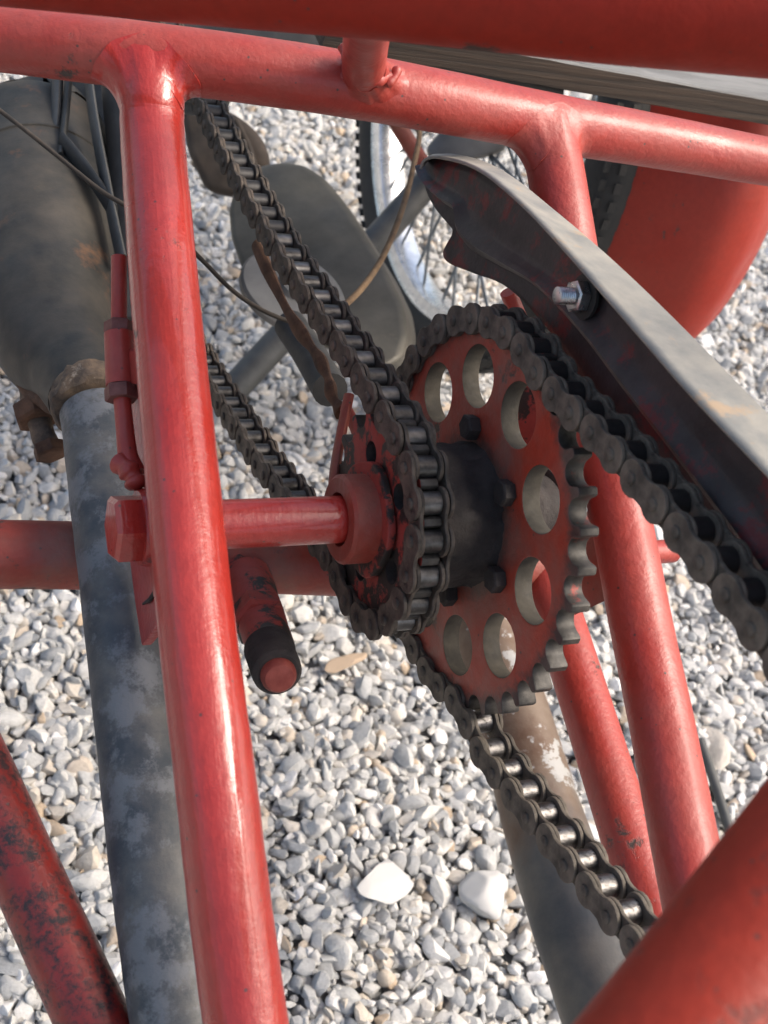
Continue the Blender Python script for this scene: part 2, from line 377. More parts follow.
def gravel_points():
    pos, scl, rot = [], [], []
    big = [PG(485, 895), PG(383, 882), PG(350, 662)]
    for layer, (cell, z0, zj) in enumerate([(.0073, -.0052, .0010), (.0079, -.0024, .0014), (.0096, .0000, .0012)]):
        x0, x1, y0, y1 = -.9, 2.3, -.6, 3.0
        xs = np.arange(x0, x1, cell); ys = np.arange(y0, y1, cell)
        gx, gy = np.meshgrid(xs, ys); gx = gx.ravel() + rng.uniform(-.5, .5, gx.size) * cell; gy = gy.ravel() + rng.uniform(-.5, .5, gy.size) * cell
        # keep what the view and its neighbourhood needs: a fan ahead of the camera
        dirx, diry = RM[0] @ np.array([0, 0, -1]), RM[1] @ np.array([0, 0, -1])
        n = math.hypot(dirx, diry); dx, dy = dirx / n, diry / n
        along = gx * dx + gy * dy; side = -gx * dy + gy * dx
        keep = (along > -.25) & (along < 3.0) & (np.abs(side) < .75 + .5 * np.clip(along, 0, 3))
        if layer == 0: keep &= along < 1.6
        gx, gy = gx[keep], gy[keep]
        sc = np.exp(rng.normal(0, .27, gx.size)) * (.0045, .0048, .0054)[layer]
        sc = np.clip(sc, .0024, .0095)
        gz = z0 + rng.uniform(-1, 1, gx.size) * zj + .002 * np.sin(gx * 23) * np.cos(gy * 19)
        if layer == 2:
            k2 = rng.random(gx.size) < .62
            for b in big: k2 &= np.hypot(gx - b.x, gy - b.y) > .013
            gx, gy, gz, sc = gx[k2], gy[k2], gz[k2], sc[k2]
        pos.append(np.stack([gx, gy, gz], 1)); m = gx.size
        an = np.exp(rng.normal(0, .22, (m, 3))); scl.append(sc[:, None] * an)
        rot.append(np.stack([rng.normal(0, .55, m), rng.normal(0, .55, m), rng.uniform(0, 6.283, m)], 1))
    return np.concatenate(pos), np.concatenate(scl), np.concatenate(rot)
pos, scl, rot = gravel_points()
gme = bpy.data.meshes.new('gravel'); gme.vertices.add(len(pos)); gme.vertices.foreach_set('co', pos.ravel().astype(np.float32))
for nm, arr in (('scl', scl), ('rot', rot)):
    a = gme.attributes.new(nm, 'FLOAT_VECTOR', 'POINT'); a.data.foreach_set('vector', arr.ravel().astype(np.float32))
gravel = bpy.data.objects.new('gravel', gme); COL.objects.link(gravel)
gravel['kind'] = 'stuff'; gravel['label'] = 'pale grey and white crushed stone gravel covering the ground'; gravel['category'] = 'gravel'
ng = bpy.data.node_groups.new('scatter', 'GeometryNodeTree')
ng.interface.new_socket('Geometry', in_out='INPUT', socket_type='NodeSocketGeometry'); ng.interface.new_socket('Geometry', in_out='OUTPUT', socket_type='NodeSocketGeometry')
gi = ng.nodes.new('NodeGroupInput'); gout = ng.nodes.new('NodeGroupOutput'); iop = ng.nodes.new('GeometryNodeInstanceOnPoints')
ci = ng.nodes.new('GeometryNodeCollectionInfo'); ci.inputs['Collection'].default_value = gcol; ci.inputs['Separate Children'].default_value = True; ci.inputs['Reset Children'].default_value = True
m2p = ng.nodes.new('GeometryNodeMeshToPoints')
na = ng.nodes.new('GeometryNodeInputNamedAttribute'); na.data_type = 'FLOAT_VECTOR'; na.inputs[0].default_value = 'scl'
nr = ng.nodes.new('GeometryNodeInputNamedAttribute'); nr.data_type = 'FLOAT_VECTOR'; nr.inputs[0].default_value = 'rot'
rv = ng.nodes.new('FunctionNodeRandomValue'); rv.data_type = 'INT'
rv.inputs[4].default_value = 0; rv.inputs[5].default_value = 17
iop.inputs['Pick Instance'].default_value = True
L = ng.links.new
L(gi.outputs[0], m2p.inputs['Mesh']); L(m2p.outputs[0], iop.inputs['Points']); L(ci.outputs[0], iop.inputs['Instance'])
L(rv.outputs[2], iop.inputs['Instance Index']); L(na.outputs[0], iop.inputs['Scale']); L(nr.outputs[0], iop.inputs['Rotation']); L(iop.outputs[0], gout.inputs[0])
md = gravel.modifiers.new('scatter', 'NODES'); md.node_group = ng

def single_stone(px, py, size, sq, yaw, mat, label, seed, tilt=0.1, rnd=0.0):
    me = make_stone(seed, 4, rnd); me.materials.clear()
    c = PG(px, py, .006)
    o = link('stone', me, mat); o.scale = (size * sq[0], size * sq[1], size * sq[2]); o.location = c; o.rotation_euler = (tilt, .1, yaw)
    o['label'] = label; o['category'] = 'stone'; return o
single_stone(485, 893, .0165, (1, 1.25, .9), 1.0, 'white_stone', 'smooth rounded white stone lying loose on the gravel under the lower chain', 101, .2, .16)
single_stone(384, 882, .022, (1, .62, .38), .25, 'white_stone', 'flat angular white stone lying on gravel left of the round white stone', 205)
single_stone(346, 662, .0165, (1, .5, .5), .3, 'tan_stone', 'long tan brown stone on gravel just below the small sprocket', 303)

# ------------------------------------------------------------------ the vehicle
ROOT = bpy.data.objects.new('cargo_tricycle', None); COL.objects.link(ROOT); ROOT.location = BASE; ROOT.empty_display_size = .2
ROOT['label'] = 'old red motor cargo tricycle with greasy chains and sprockets standing on pale gravel'
ROOT['category'] = 'motor tricycle'

C = P(466.9, 514, .4536)           # centre of the large sprocket's near face
CX, CY, CZ = C
AX = Vector((1, 0, 0))
def flare(start=True, k=.42, l0=.012, end=False):
    def f(l, Ln):
        v = 1.0
        if start: v += k * math.exp(-(l / l0) ** 1.4) - .62 * math.exp(-(l / .0035) ** 2)
        if end: v += k * math.exp(-((Ln - l) / l0) ** 1.4)
        return v
    return f
D = .0115    # main tube radius
def Zw(w, d=.023): return d * FPX / w
# upper rail (across the vehicle)
rail_pts = [P(-420, 20, .42), P(-200, 26, .45), P(-60, 34, .458), P(0, 39, .452), P(150, 57, .447), P(300, 77, .455), P(420, 98, .47), P(540, 121, .495), P(660, 142, .525), P(768, 162, .55), P(860, 178, .575), P(1000, 204, .61)]
tube('frame_rail', rail_pts, [.0118, .0118, .0118, .0120, .0122, .0122, .0120, .0118, .0113, .0106, .0103, .0103], 'red', ROOT, 40, 10, rough=.006, label='faded red cross rail over the sprockets')
# front post
post_pts = [P(151, 57, .447), P(151, 57, .447).lerp(P(153, 140, .442), .5), P(153, 140, .442), P(162, 260, .418), P(179, 440, .389), P(194, 600, .367), P(213, 760, .350), P(232, 920, .340), P(258, 1110, .331), P(300, 1400, .32), P(350, 1750, .31)]
tube('frame_tube', post_pts, .0118, 'red_front', ROOT, 48, 16, rough=.008, label='glossy red upright tube in front of the exhaust pipe')
# brace behind guard
tube('frame_tube', [P(545, 122, .496), P(545, 122, .496).lerp(P(558, 185, .494), .5), P(558, 185, .494), P(590, 380, .48), P(617, 500, .468), P(640, 620, .452), P(661, 720, .436), P(692, 880, .41), P(720, 1010, .39), P(780, 1300, .36)], .0118, 'red', ROOT, 44, 14, rough=.006, label='faded red brace tube behind the big sprocket and chain guard')
tube('frame_tube', [P(545, 575, .56), P(572, 660, .535), P(602, 755, .51), P(632, 850, .485), P(664, 950, .462), P(690, 1030, .445), P(770, 1290, .40)], .0112, 'red', ROOT, 40, 12, label='thinner faded red tube below the big sprocket')
tube('frame_tube', [P(-420, -88, .352), P(-30, -56, .34), P(200, -36, .333), P(400, -20, .327), P(600, 0, .32), P(830, 20, .312), P(1200, 60, .295)], .0158, 'red_top', ROOT, 48, 12, label='thick dark red tube across the top')
tube('frame_tube', [P(598, 1160, .20), P(690, 1038, .212), P(806, 880, .228), P(938, 700, .246)], .0165, 'red_deep', ROOT, 56, 12, label='thick red tube with dark scuffs close at lower right')
tube('frame_tube', [P(-330, 98, .53), P(-60, 686, .434), P(95, 1024, .392), P(230, 1318, .362)], .0118, 'red_worn', ROOT, 44, 12, label='worn red tube mottled with black at lower left')
# cross tube (behind the pipe)
tube('cross_tube', [P(-420, 556, .44), P(-60, 555, .482), P(0, 554.5, .489), P(100, 556, .50), P(240, 560, .518), P(400, 566, .54), P(600, 566, .575)], .0142, 'red_dusty', ROOT, 44, 10)
tube('cross_tube_end', [P(600, 556, .56), P(672, 551, .59)], .0058, 'red', ROOT, 28, 2)
# gusset plate between cross tube and brace
bm = bmesh.new(); prism(bm, [P(560, 545, .53), P(628, 470, .50), P(634, 588, .49), P(574, 616, .52)], (.002, .003, 0), .0006)
frombm('gusset_plate', bm, 'red_dusty', ROOT)
# stub between rail and the top tube, with weld beads
tube('rail_stub', [P(362, 87, .462), P(364, 63.5, .441), P(366, 40, .42), P(372, -10, .345)], .0082, 'red', ROOT, 30, 8)
def weld(pts, r, mat='red', seed=0):
    rr = random.Random(seed); bm = bmesh.new()
    path = catmull(pts, 8)
    rad = [r * (0.95 + .16 * math.sin(i * .75 + seed) + .1 * rr.random()) * min(1, .3 + .35 * i, .3 + .35 * (len(path) - 1 - i)) for i in range(len(path))]
    sweep(bm, path, rad, 14, True)
    return frombm('weld_bead', bm, mat, ROOT, origin=path[0])
def joint(name, O, a, b, r, R, h, mat, seed=0, lump=.05, label=None):
    """brazed fillet where a tube (axis a, radius r) meets a cross tube (axis b, radius R) at O"""
    O = Vector(O); b = Vector(b).normalized(); a = Vector(a); a0 = a.normalized(); a = (a - b * a.dot(b)).normalized(); c = a.cross(b)
    rr = random.Random(seed); p1, p2, p3 = [rr.uniform(0, 6) for _ in range(3)]
    bm = bmesh.new(); n, m = 72, 9; G = []
    for i in range(n):
        th = 2 * math.pi * i / n; e = b * math.cos(th) + c * math.sin(th)
        hh = h * (1 + lump * (math.sin(3 * th + p1) + .8 * math.sin(7 * th + p2) + .5 * math.sin(13 * th + p3)))
        k = max(-1, min(1, r * math.sin(th) / R)); phi = math.asin(k)
        I = O + b * r * math.cos(th) + (a * math.cos(phi) + c * math.sin(phi)) * R
        e1 = (e - a0 * e.dot(a0)).normalized(); A = O + e1 * (r - .0001) + a0 * ((R * math.cos(phi) + hh * 1.1) / max(.5, a0.dot(a)) - min(0, 0))
        ph2 = phi + .75 * hh * math.sin(th) / R
        B = O + b * (r + hh) * math.cos(th) + (a * math.cos(ph2) + c * math.sin(ph2)) * (R - .0001)
        row = [bm.verts.new(A - e1 * .0022)]
        for j in range(m):
            t = j / (m - 1); q = A * (1 - t) ** 2 + I * 2 * t * (1 - t) + B * t * t
            q += (e + a).normalized() * .00022 * math.sin(math.pi * t) * (1 + math.sin(9 * th + p2) + .6 * math.sin(17 * th + p1))
            row.append(bm.verts.new(q))
        row.append(bm.verts.new(B - (a * math.cos(ph2) + c * math.sin(ph2)) * .0022)); G.append(row)
    for i in range(n):
        for j in range(m + 1): bm.faces.new((G[i][j], G[(i + 1) % n][j], G[(i + 1) % n][j + 1], G[i][j + 1]))
    return frombm(name, bm, mat, ROOT, origin=O, label=label)
joint('brazed_joint', P(151, 57, .447), P(153, 140, .442) - P(151, 57, .447), P(300, 77, .455) - P(0, 39, .452), .0118, .0122, .0085, 'red_front', 1)
joint('brazed_joint', P(545, 122, .496), P(558, 185, .494) - P(545, 122, .496), P(660, 142, .525) - P(420, 98, .47), .0118, .0119, .0075, 'red', 2)
joint('brazed_joint', P(363, 87, .462), P(366, 40, .42) - P(362, 87, .462), P(420, 98, .47) - P(300, 77, .455), .0082, .0122, .0055, 'red', 3, .12)
weld([P(345, 66, .446), P(354, 76, .444), P(366, 82, .443), P(380, 80, .445), P(391, 74, .448)], .0022, 'red', 3)
weld([P(342, 44, .442), P(346, 58, .440), P(352, 70, .441)], .0018, 'red', 7)
weld([P(384, 86, .447), P(394, 78, .447), P(398, 66, .448)], .0017, 'red', 11)

# --- jackshaft assembly ------------------------------------------------
def at(t, dy=0, dz=0): return Vector((CX + t, CY + dy, CZ + dz))
bm = bmesh.new(); lathe(bm, at(-.125), AX, [(0, .0078), (.002, .0086), (.074, .0086), (.090, .0086)])
frombm('jackshaft', bm, 'red_front', ROOT, origin=at(-.125))
bm = bmesh.new(); lathe(bm, at(-.0528), AX, [(0, .0098), (0, .0150), (.0012, .0163), (.0125, .0163), (.0135, .0155), (.0135, .0098), (0, .0098)], 56)
frombm('shaft_collar', bm, 'red_dusty', ROOT, origin=at(-.0545))
bm = bmesh.new(); hexbolt(bm, at(-.1237), -AX, .0205, .0105, R_(12))
ob = frombm('bolt_head', bm, 'red_front', ROOT, origin=at(-.1295))
bm = bmesh.new(); lathe(bm, at(-.1252), AX, [(0, .0125), (.002, .0132), (.004, .0132)], 36); frombm('washer', bm, 'red_front', ob)
# bracket plates carrying the shaft
def plate_px(name, pix, X, th, mat, parent, holes=(), bev=.0007, label=None):
    lp = [tuple(PX(x, y, X)[1:]) for x, y in pix]
    me = curve_mesh([lp] + list(holes), th / 2, bev)
    cy = sum(p[0] for p in lp) / len(lp); cz = sum(p[1] for p in lp) / len(lp)
    me.transform(Matrix.Translation((0, -cy, -cz)))
    o = link(name, me, mat, parent, True, label); o.location = Vector((X, cy, cz)) - worldloc(parent); return o
XB = CX - .1175
pl = plate_px('adjuster_bracket', [(136, 372), (152, 384), (163, 470), (169, 560), (171, 616), (147, 645), (140, 600), (135, 560), (136, 520), (140, 480), (134, 440)], XB, .004, 'red_front', ROOT)
pl2 = plate_px('slotted_plate', [(146, 400), (160, 420), (168, 500), (171, 560), (166, 590), (157, 598), (153, 570), (148, 500)], XB - .0035, .0025, 'red', ROOT)
# slot shown as a dark curved rod recess: a shallow sunk lip on the plate
bm = bmesh.new(); sweep(bm, [PX(x, y, XB - .0025) for x, y in ((143, 604), (150, 600), (155, 592), (157, 580))], [.0004, .0009, .0009, .0004], 10)
frombm('slot_edge', bm, 'grease', pl)
# chain tensioner
tz = .418
ten = part_empty('chain_adjuster', P(120, 360, tz), ROOT)
tube('stud', [P(119, 257, .427), P(119, 322, .422)], .0028, 'red', ten, 24, 4)
bm = bmesh.new(); a = P(119, 334, .421); b = P(119.5, 320, .4222); hexbolt(bm, a, b - a, .0092, .0046, .4); frombm('nut', bm, 'nut_dark', ten)
tube('sleeve', [P(119, 334, .4205), P(121, 386, .416)], .0052, 'red', ten, 28, 3)
bm = bmesh.new(); a = P(122, 400, .4145); b = P(121, 384, .416); hexbolt(bm, a, b - a, .0104, .0052, .1); frombm('nut', bm, 'nut_dark', ten)
tube('rod', [P(122, 398, .4145), P(125, 430, .412), P(128, 455, .410), P(134, 474, .408)], [.0030, .0031, .0034, .0042], 'red', ten, 24, 6)
weld([P(118, 462, .409), P(126, 468, .406), P(134, 478, .405), P(138, 490, .404)], .0035, 'red', 6)
bm = bmesh.new(); prism(bm, [P(126, 352, .417), P(150, 348, .402), P(152, 388, .399), P(128, 384, .415)], (.001, .003, -.001), .0008); frombm('tab', bm, 'red', ten)

# --- small sprocket ----------------------------------------------------
PITCH = .0127; XS = -.0355
def sprocket_loop(n, root, tip, ph, c=(0, 0)):
    pr = PITCH / (2 * math.sin(math.pi / n)); rr = .0043; out = []
    for k in range(n):
        a0 = ph + 2 * math.pi * k / n
        # seat: arc round the roller, then up the flank to the tip
        for da in (-72, -50, -25, 0, 25, 50, 72):
            b = a0 + math.pi + R_(da)
            out.append((pr * math.cos(a0) + rr * math.cos(b), pr * math.sin(a0) + rr * math.sin(b)))
        for fr, rad in ((.37, tip - .0007), (.42, tip), (.5, tip + .0001), (.58, tip), (.63, tip - .0007)):
            a = a0 + 2 * math.pi / n * fr; out.append((rad * math.cos(a), rad * math.sin(a)))
    return out, pr
def fix_loop(lp):
    # sort by angle so the outline never folds back
    return sorted(lp, key=lambda p: math.atan2(p[1], p[0]))
def sprocket(name, n, th, hub_holes, loc, ph, mats, parent, tipx=.0026, bore=.008, label=None, ang=38):
    lp, pr = sprocket_loop(n, 0, PITCH / (2 * math.sin(math.pi / n)) + tipx, ph)
    lp = fix_loop(lp)
    me = curve_mesh([lp] + hub_holes + [circ(0, 0, bore, 32)], th / 2, .0005, 1)
    o = link(name, me, mats, parent, True, label); o.location = Vector(loc) - worldloc(parent)
    # bare steel inside holes and on the tooth flanks
    for f in me.polygons:
        r = math.hypot(f.center[1], f.center[2])
        if abs(f.normal.x) < .6: f.material_index = 2 if r > pr - .009 else 1
    return o
NB, NS = 36, 19
RB = PITCH / (2 * math.sin(math.pi / NB)); RS = PITCH / (2 * math.sin(math.pi / NS))

def march(poly, start, count, dirn=1):
    """points a chord PITCH apart along a dense polyline"""
    out = [start]; p = start; i = 0 if dirn > 0 else len(poly) - 1
    idx = min(range(len(poly)), key=lambda k: (poly[k] - start).length)
    for _ in range(count):
        j = idx
        while 0 <= j + dirn < len(poly) and (poly[j] - p).length < PITCH: j += dirn
        if (poly[j] - p).length < PITCH: break
        a, b = poly[j - dirn], poly[j]; lo, hi = 0., 1.
        for _k in range(24):
            mid = (lo + hi) / 2
            if (a.lerp(b, mid) - p).length < PITCH: lo = mid
            else: hi = mid
        p = a.lerp(b, hi); idx = j - (dirn if j != idx else 0); out.append(p)
    return out
def link_loop(h=.0059, waist=.0043):
    """figure-8 outline along local Y, pins at +-PITCH/2"""
    hp = PITCH / 2; out = []
    for k in range(-110, 111, 20): a = R_(k); out.append((hp + h * math.cos(a), h * math.sin(a)))
    xs = [.35, .0, -.35]
    for x in xs: out.append((x * hp, waist + (h - waist) * .42 * x * x * 2))
    for k in range(70, 291, 20): a = R_(k); out.append((-hp + h * math.cos(a), h * math.sin(a)))
    for x in xs[::-1]: out.append((x * hp, -waist - (h - waist) * .42 * x * x * 2))
    return out
def make_link(kind, rollmat, platemat):
    """one chain link centred between its two pins: plates plus rollers (inner) or riveted pins (outer)"""
    bm = bmesh.new(); inner = kind == 'inner_link'
    x0 = .0046 if inner else .0062
    me0 = curve_mesh([link_loop(.0059 if not inner else .0058)], .00072, .0003, 1)
    for s in (-1, 1):
        t = bmesh.new(); t.from_mesh(me0); bmesh.ops.translate(t, vec=(s * x0, 0, 0), verts=t.verts)
        tmp = bpy.data.meshes.new('t'); t.to_mesh(tmp); t.free(); bm.from_mesh(tmp); bpy.data.meshes.remove(tmp)
    nplate = len(bm.faces)
    for y in (-PITCH / 2, PITCH / 2):
        if inner: lathe(bm, (-.0038, y, 0), (1, 0, 0), [(0, .0036), (.0003, .0042), (.0038, .00425), (.0073, .0042), (.0076, .0036)], 24)
        else:
            lathe(bm, (-.0080, y, 0), (1, 0, 0), [(0, .0006), (.0001, .0012), (.0003, .0019), (.0008, .0021), (.0152, .0021), (.0157, .0019), (.0159, .0012), (.016, .0006)], 18)
    bmesh.ops.recalc_face_normals(bm, faces=bm.faces)
    bm.faces.ensure_lookup_table()
    for i in range(nplate, len(bm.faces)): bm.faces[i].material_index = 1 if inner else 0
    me = bpy.data.meshes.new(kind); bm.to_mesh(me); bm.free(); bpy.data.meshes.remove(me0)
    for k in (platemat, rollmat): me.materials.append(M[k])
    me.shade_smooth(); me.set_sharp_from_angle(angle=R_(35)); return me
LM = {}
def chain(name, pins, X, cy, cz, style, label, parity=0):
    e = part_empty(name, (X, cy, cz), ROOT); e['label'] = label
    r = random.Random(len(pins))
    for i in range(len(pins) - 1):
        a, b = pins[i], pins[i + 1]; kind = 'inner_link' if (i + parity) % 2 else 'outer_link'
        st = style(i, (a + b) / 2)
        if (kind, st) not in LM: LM[(kind, st)] = make_link(kind, *st)
        o = bpy.data.objects.new(kind, LM[(kind, st)]); COL.objects.link(o); o.parent = e
        m = (a + b) / 2; o.location = (r.uniform(-.00025, .00025), m.x, m.y)
        ang = math.atan2(b.y - a.y, b.x - a.x); o.rotation_euler = (ang, 0, r.uniform(-.012, .012))
    return e
def arc(r, a0, a1, n=200): return [Vector((r * math.cos(R_(a0 + (a1 - a0) * k / n)), r * math.sin(R_(a0 + (a1 - a0) * k / n)))) for k in range(n + 1)]
def smooth2(pts, n=30):
    return [Vector((p.x, p.y)) for p in catmull([Vector((a, b, 0)) for a, b in pts], n)]

# large chain: local (Y,Z) about C.  upper strand runs rearwards (-Y)
upper = smooth2([(-.33, .106), (-.20, .1045), (-.1605, .1030), (-.118, .0985), (-.081, .0925), (-.0543, .0868), (-.036, .0822), (-.016, .0762), (0.0, .0729)])
big_arc = arc(RB, 90, -134)
la = R_(-134)
lower = smooth2([(RB * math.cos(la), RB * math.sin(la)), (-.0700, -.0530), (-.0909, -.0440), (-.1145, -.0336), (-.1374, -.0226), (-.1602, -.0112), (-.22, .018), (-.33, .068)])
poly_b = upper[:-1] + big_arc + lower[1:]
start = Vector((RB * math.cos(R_(20)), RB * math.sin(R_(20))))
fwd = march(poly_b, start, 60, 1); bwd = march(poly_b, start, 60, -1)
pins_b = bwd[::-1] + fwd[1:]
XBIG = -.0039 + .0005
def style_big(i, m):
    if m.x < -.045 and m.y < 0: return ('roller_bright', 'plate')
    return ('roller_black', 'plate')  # upper strand: greasy rollers, guard's shade painted into their black
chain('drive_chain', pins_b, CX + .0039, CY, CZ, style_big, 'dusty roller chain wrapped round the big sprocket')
# small chain: local (Y,Z) about small sprocket centre; runs forward (+Y)
up_s = smooth2([(.42, -.027), (.2935, -.0128), (.2313, -.0062), (.1784, .0011), (.1504, .0059), (.1303, .0097), (.0754, .0222), (.045, .0298), (.0100, .0375)])
a_up = 75
arc_s = arc(RS, a_up, 290)
lo_s = smooth2([(RS * math.cos(R_(290)), RS * math.sin(R_(290))), (.0174, -.0425), (.088, -.0725), (.1001, -.0785), (.1205, -.0852), (.1435, -.0935), (.1629, -.1003), (.1841, -.1077), (.30, -.146), (.42, -.18)])
poly_s = up_s[:-1] + arc_s + lo_s[1:]
st_s = Vector((RS * math.cos(R_(180)), RS * math.sin(R_(180))))
pins_s = march(poly_s, st_s, 60, -1)[::-1] + march(poly_s, st_s, 60, 1)[1:]
chain('engine_chain', pins_s, CX + XS, CY, CZ, lambda i, m: ('roller_black' if m.x > .17 and m.y > -.06 else 'roller_semi', 'plate_dark'), 'dark greasy roller chain running forward from the small sprocket')

# sprockets, teeth phased to the pins
holes = []
h0 = None
def yz(x, y, X): p = PX(x, y, X); return p.y - CY, p.z - CZ
hy, hz = yz(540.5, 499.6, CX); ha = math.atan2(hz, hy)
for k in range(10):
    a = ha + k * math.pi / 5; holes.append(circ(.0521 * math.cos(a), .0521 * math.sin(a), .0117, 36))
phb = math.atan2(start.y, start.x)
big = sprocket('large_sprocket', NB, .0074, holes, at(.0037), phb, ['red_sprocket', 'dust_steel', 'tooth', 'grease'], ROOT, label='large red sprocket plate with ten round lightening holes')
for k in range(4):   # flange bolts around the hub
    a = math.atan2(*(yz(*((468, 436), (505, 492), (493, 578), (447, 590))[k], CX - .003))[::-1])
    bm = bmesh.new(); c = at(-.0002, .0335 * math.cos(a), .0335 * math.sin(a)); hexbolt(bm, c, -AX, .0085, .0048, k)
    frombm('bolt_head', bm, 'grease', big)
sh = [circ(.0235 * math.cos(a), .0235 * math.sin(a), .0045, 20) for a in [R_(40 + 72 * k) for k in range(5)]]
small = sprocket('small_sprocket', NS, .0068, sh, at(XS), math.pi, ['red_greasy', 'grease', 'tooth', 'grease'], ROOT, label='small greasy red sprocket beside the shaft collar')
# flange with arms between collar and small sprocket
fl = []
for k in range(60):
    a = 2 * math.pi * k / 60; r = .0212 + .0006 * math.cos(5 * (a - R_(76))); fl.append((r * math.cos(a), r * math.sin(a)))
me = curve_mesh([fl, circ(0, 0, .0085, 30)] , .0015, .0005); o = link('sprocket_carrier', me, 'red_greasy', ROOT); o.location = at(XS - .0058) - BASE
bm = bmesh.new(); lathe(bm, at(-.0325), AX, [(0, .0225), (.002, .0262), (.008, .0268), (.014, .0272), (.020, .0268), (.027, .0264), (.0325, .0275)], 48)
bmesh.ops.subdivide_edges(bm, edges=bm.edges[:], cuts=1)
for v in bm.verts:
    v.co += Vector((0, random.gauss(0, .0005), random.gauss(0, .0005)))
frombm('hub', bm, 'grease', ROOT, label='black grease-caked hub between the two sprockets')

# rear half of shaft beyond the big sprocket, with bearing block
bm = bmesh.new(); lathe(bm, at(.0085), AX, [(0, .020), (.002, .022), (.012, .022), (.014, .016), (.026, .014)], 40); frombm('bearing_housing', bm, 'grease', ROOT)

bm = bmesh.new(); prism(bm, [P(x, y, z) for x, y, z in [(506, 378, .50), (548, 376, .49), (572, 410, .485), (584, 470, .48), (578, 540, .48), (548, 548, .49), (528, 470, .50)]], (.004, .002, -.001), .001)
frombm('support_plate', bm, 'red_greasy', ROOT)
bm = bmesh.new(); lathe(bm, P(551, 500, .470), AX, [(-.006, .010), (-.004, .013), (.006, .013)], 28); frombm('bearing_cap', bm, 'grease', ROOT)
# --- chain guard -------------------------------------------------------
near_px = [(421, 168), (424, 160), (432, 156.5), (445, 157.5), (466, 163), (490, 176), (526, 207), (561, 244), (598, 286), (645, 340), (695, 397), (768, 473), (850, 560), (950, 670)]
far_px = [(428, 158), (433, 155.5), (442, 155), (456, 155.5), (482, 162), (512, 178), (552, 210), (589, 241), (634, 282), (685, 332), (738, 386), (812, 462), (900, 556), (1010, 680)]
XN, XF = CX + .001, CX + .021
nearp = catmull([PX(x, y, XN + (.012 if i < 3 else .008 if i < 5 else .004 if i < 6 else 0)) for i, (x, y) in enumerate(near_px)], 6)
farp = catmull([PX(x, y, XF) for x, y in far_px], 6)
# web lower boundary on the far plane, drooping edge behind the chain
web_px = [(420, 172), (423, 190), (432, 208), (445, 224), (449, 232), (440, 252), (446, 263), (470, 273), (505, 288), (545, 330), (590, 395), (650, 480), (720, 585), (800, 720)]
webp = catmull([PX(x, y, XF - .002) for x, y in web_px], 6)
guard = None
bm = bmesh.new(); n = min(len(nearp), len(farp), len(webp)); rows = []
PROF = 26
for i in range(n):
    a, b, c = nearp[i], farp[i], webp[i]; row = []
    d = (c - b)
    out = (b - a)
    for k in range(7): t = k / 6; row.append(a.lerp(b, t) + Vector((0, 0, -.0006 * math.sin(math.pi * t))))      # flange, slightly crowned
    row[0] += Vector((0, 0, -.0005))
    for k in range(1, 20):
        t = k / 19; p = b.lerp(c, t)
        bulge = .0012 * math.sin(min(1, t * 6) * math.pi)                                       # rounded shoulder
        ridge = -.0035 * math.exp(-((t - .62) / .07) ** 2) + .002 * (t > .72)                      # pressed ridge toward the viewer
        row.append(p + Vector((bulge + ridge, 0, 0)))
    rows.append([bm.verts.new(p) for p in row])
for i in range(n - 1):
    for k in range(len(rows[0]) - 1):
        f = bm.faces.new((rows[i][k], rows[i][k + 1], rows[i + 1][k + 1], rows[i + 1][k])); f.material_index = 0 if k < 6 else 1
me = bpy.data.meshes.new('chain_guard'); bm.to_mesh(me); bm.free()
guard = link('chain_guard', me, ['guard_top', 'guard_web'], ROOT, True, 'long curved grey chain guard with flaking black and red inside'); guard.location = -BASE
so = guard.modifiers.new('thickness', 'SOLIDIFY'); so.thickness = .0011; so.offset = 0
bc = PX(589, 297, XF - .002)
bm = bmesh.new(); lathe(bm, bc + Vector((-.0012, 0, 0)), -AX, [(0, .0078), (.0012, .0078)], 28); gb = frombm('washer', bm, 'dark', guard)
bm = bmesh.new(); hexbolt(bm, bc + Vector((-.0025, 0, 0)), -AX, .0098, .0045, .3); frombm('nut', bm, 'zinc', guard)
bm = bmesh.new(); prof = []
for k in range(9): prof += [(.0008 * k, .00265), (.0008 * k + .0004, .0030)]
lathe(bm, bc + Vector((-.006, 0, 0)), -AX, prof + [(.0073, .0022)], 20); frombm('bolt', bm, 'zinc', guard)
# guard stay (red rod just above the big chain)
tube('guard_stay', [P(508, 292, .50), P(530, 345, .515), P(560, 420, .525)], .0035, 'red', ROOT, 20, 5)

# --- the peg below the shaft -------------------------------------------
peg = part_empty('clamp_bolt', P(262, 620, .47), ROOT)
tube('bolt_shank', [P(246, 582, .505), P(260, 618, .475), P(272, 652, .45)], [.0115, .0098, .0088], 'red_greasy', peg, 32, 8, rough=.03)
a, b = P(256, 612, .478), P(264, 632, .462)
bm = bmesh.new(); hexbolt(bm, a, b - a, .0195, .011, .5); frombm('nut', bm, 'red_greasy', peg)
a, b = P(268, 648, .449), P(278, 674, .43)
bm = bmesh.new(); ll = (b - a).length
prof = [(0, .0080)]
for k in range(9): prof += [(ll * (k + .2) / 10, .0092), (ll * (k + .7) / 10, .0086)]
prof += [(ll * .93, .009), (ll, .0078), (ll, .0058), (ll + .0025, .0052), (ll + .003, .0035)]
lathe(bm, a, b - a, prof, 32); frombm('threaded_end', bm, 'grease', peg)
bm = bmesh.new(); lathe(bm, b, b - a, [(-.002, .0066), (.0022, .0064), (.0036, .0052), (.004, .0025)], 28); frombm('bolt_tip', bm, 'nut_red', peg)
tube('peg_rib', [P(236, 560, .51), P(240, 600, .50), P(250, 622, .485)], .007, 'red_greasy', peg, 20, 5)

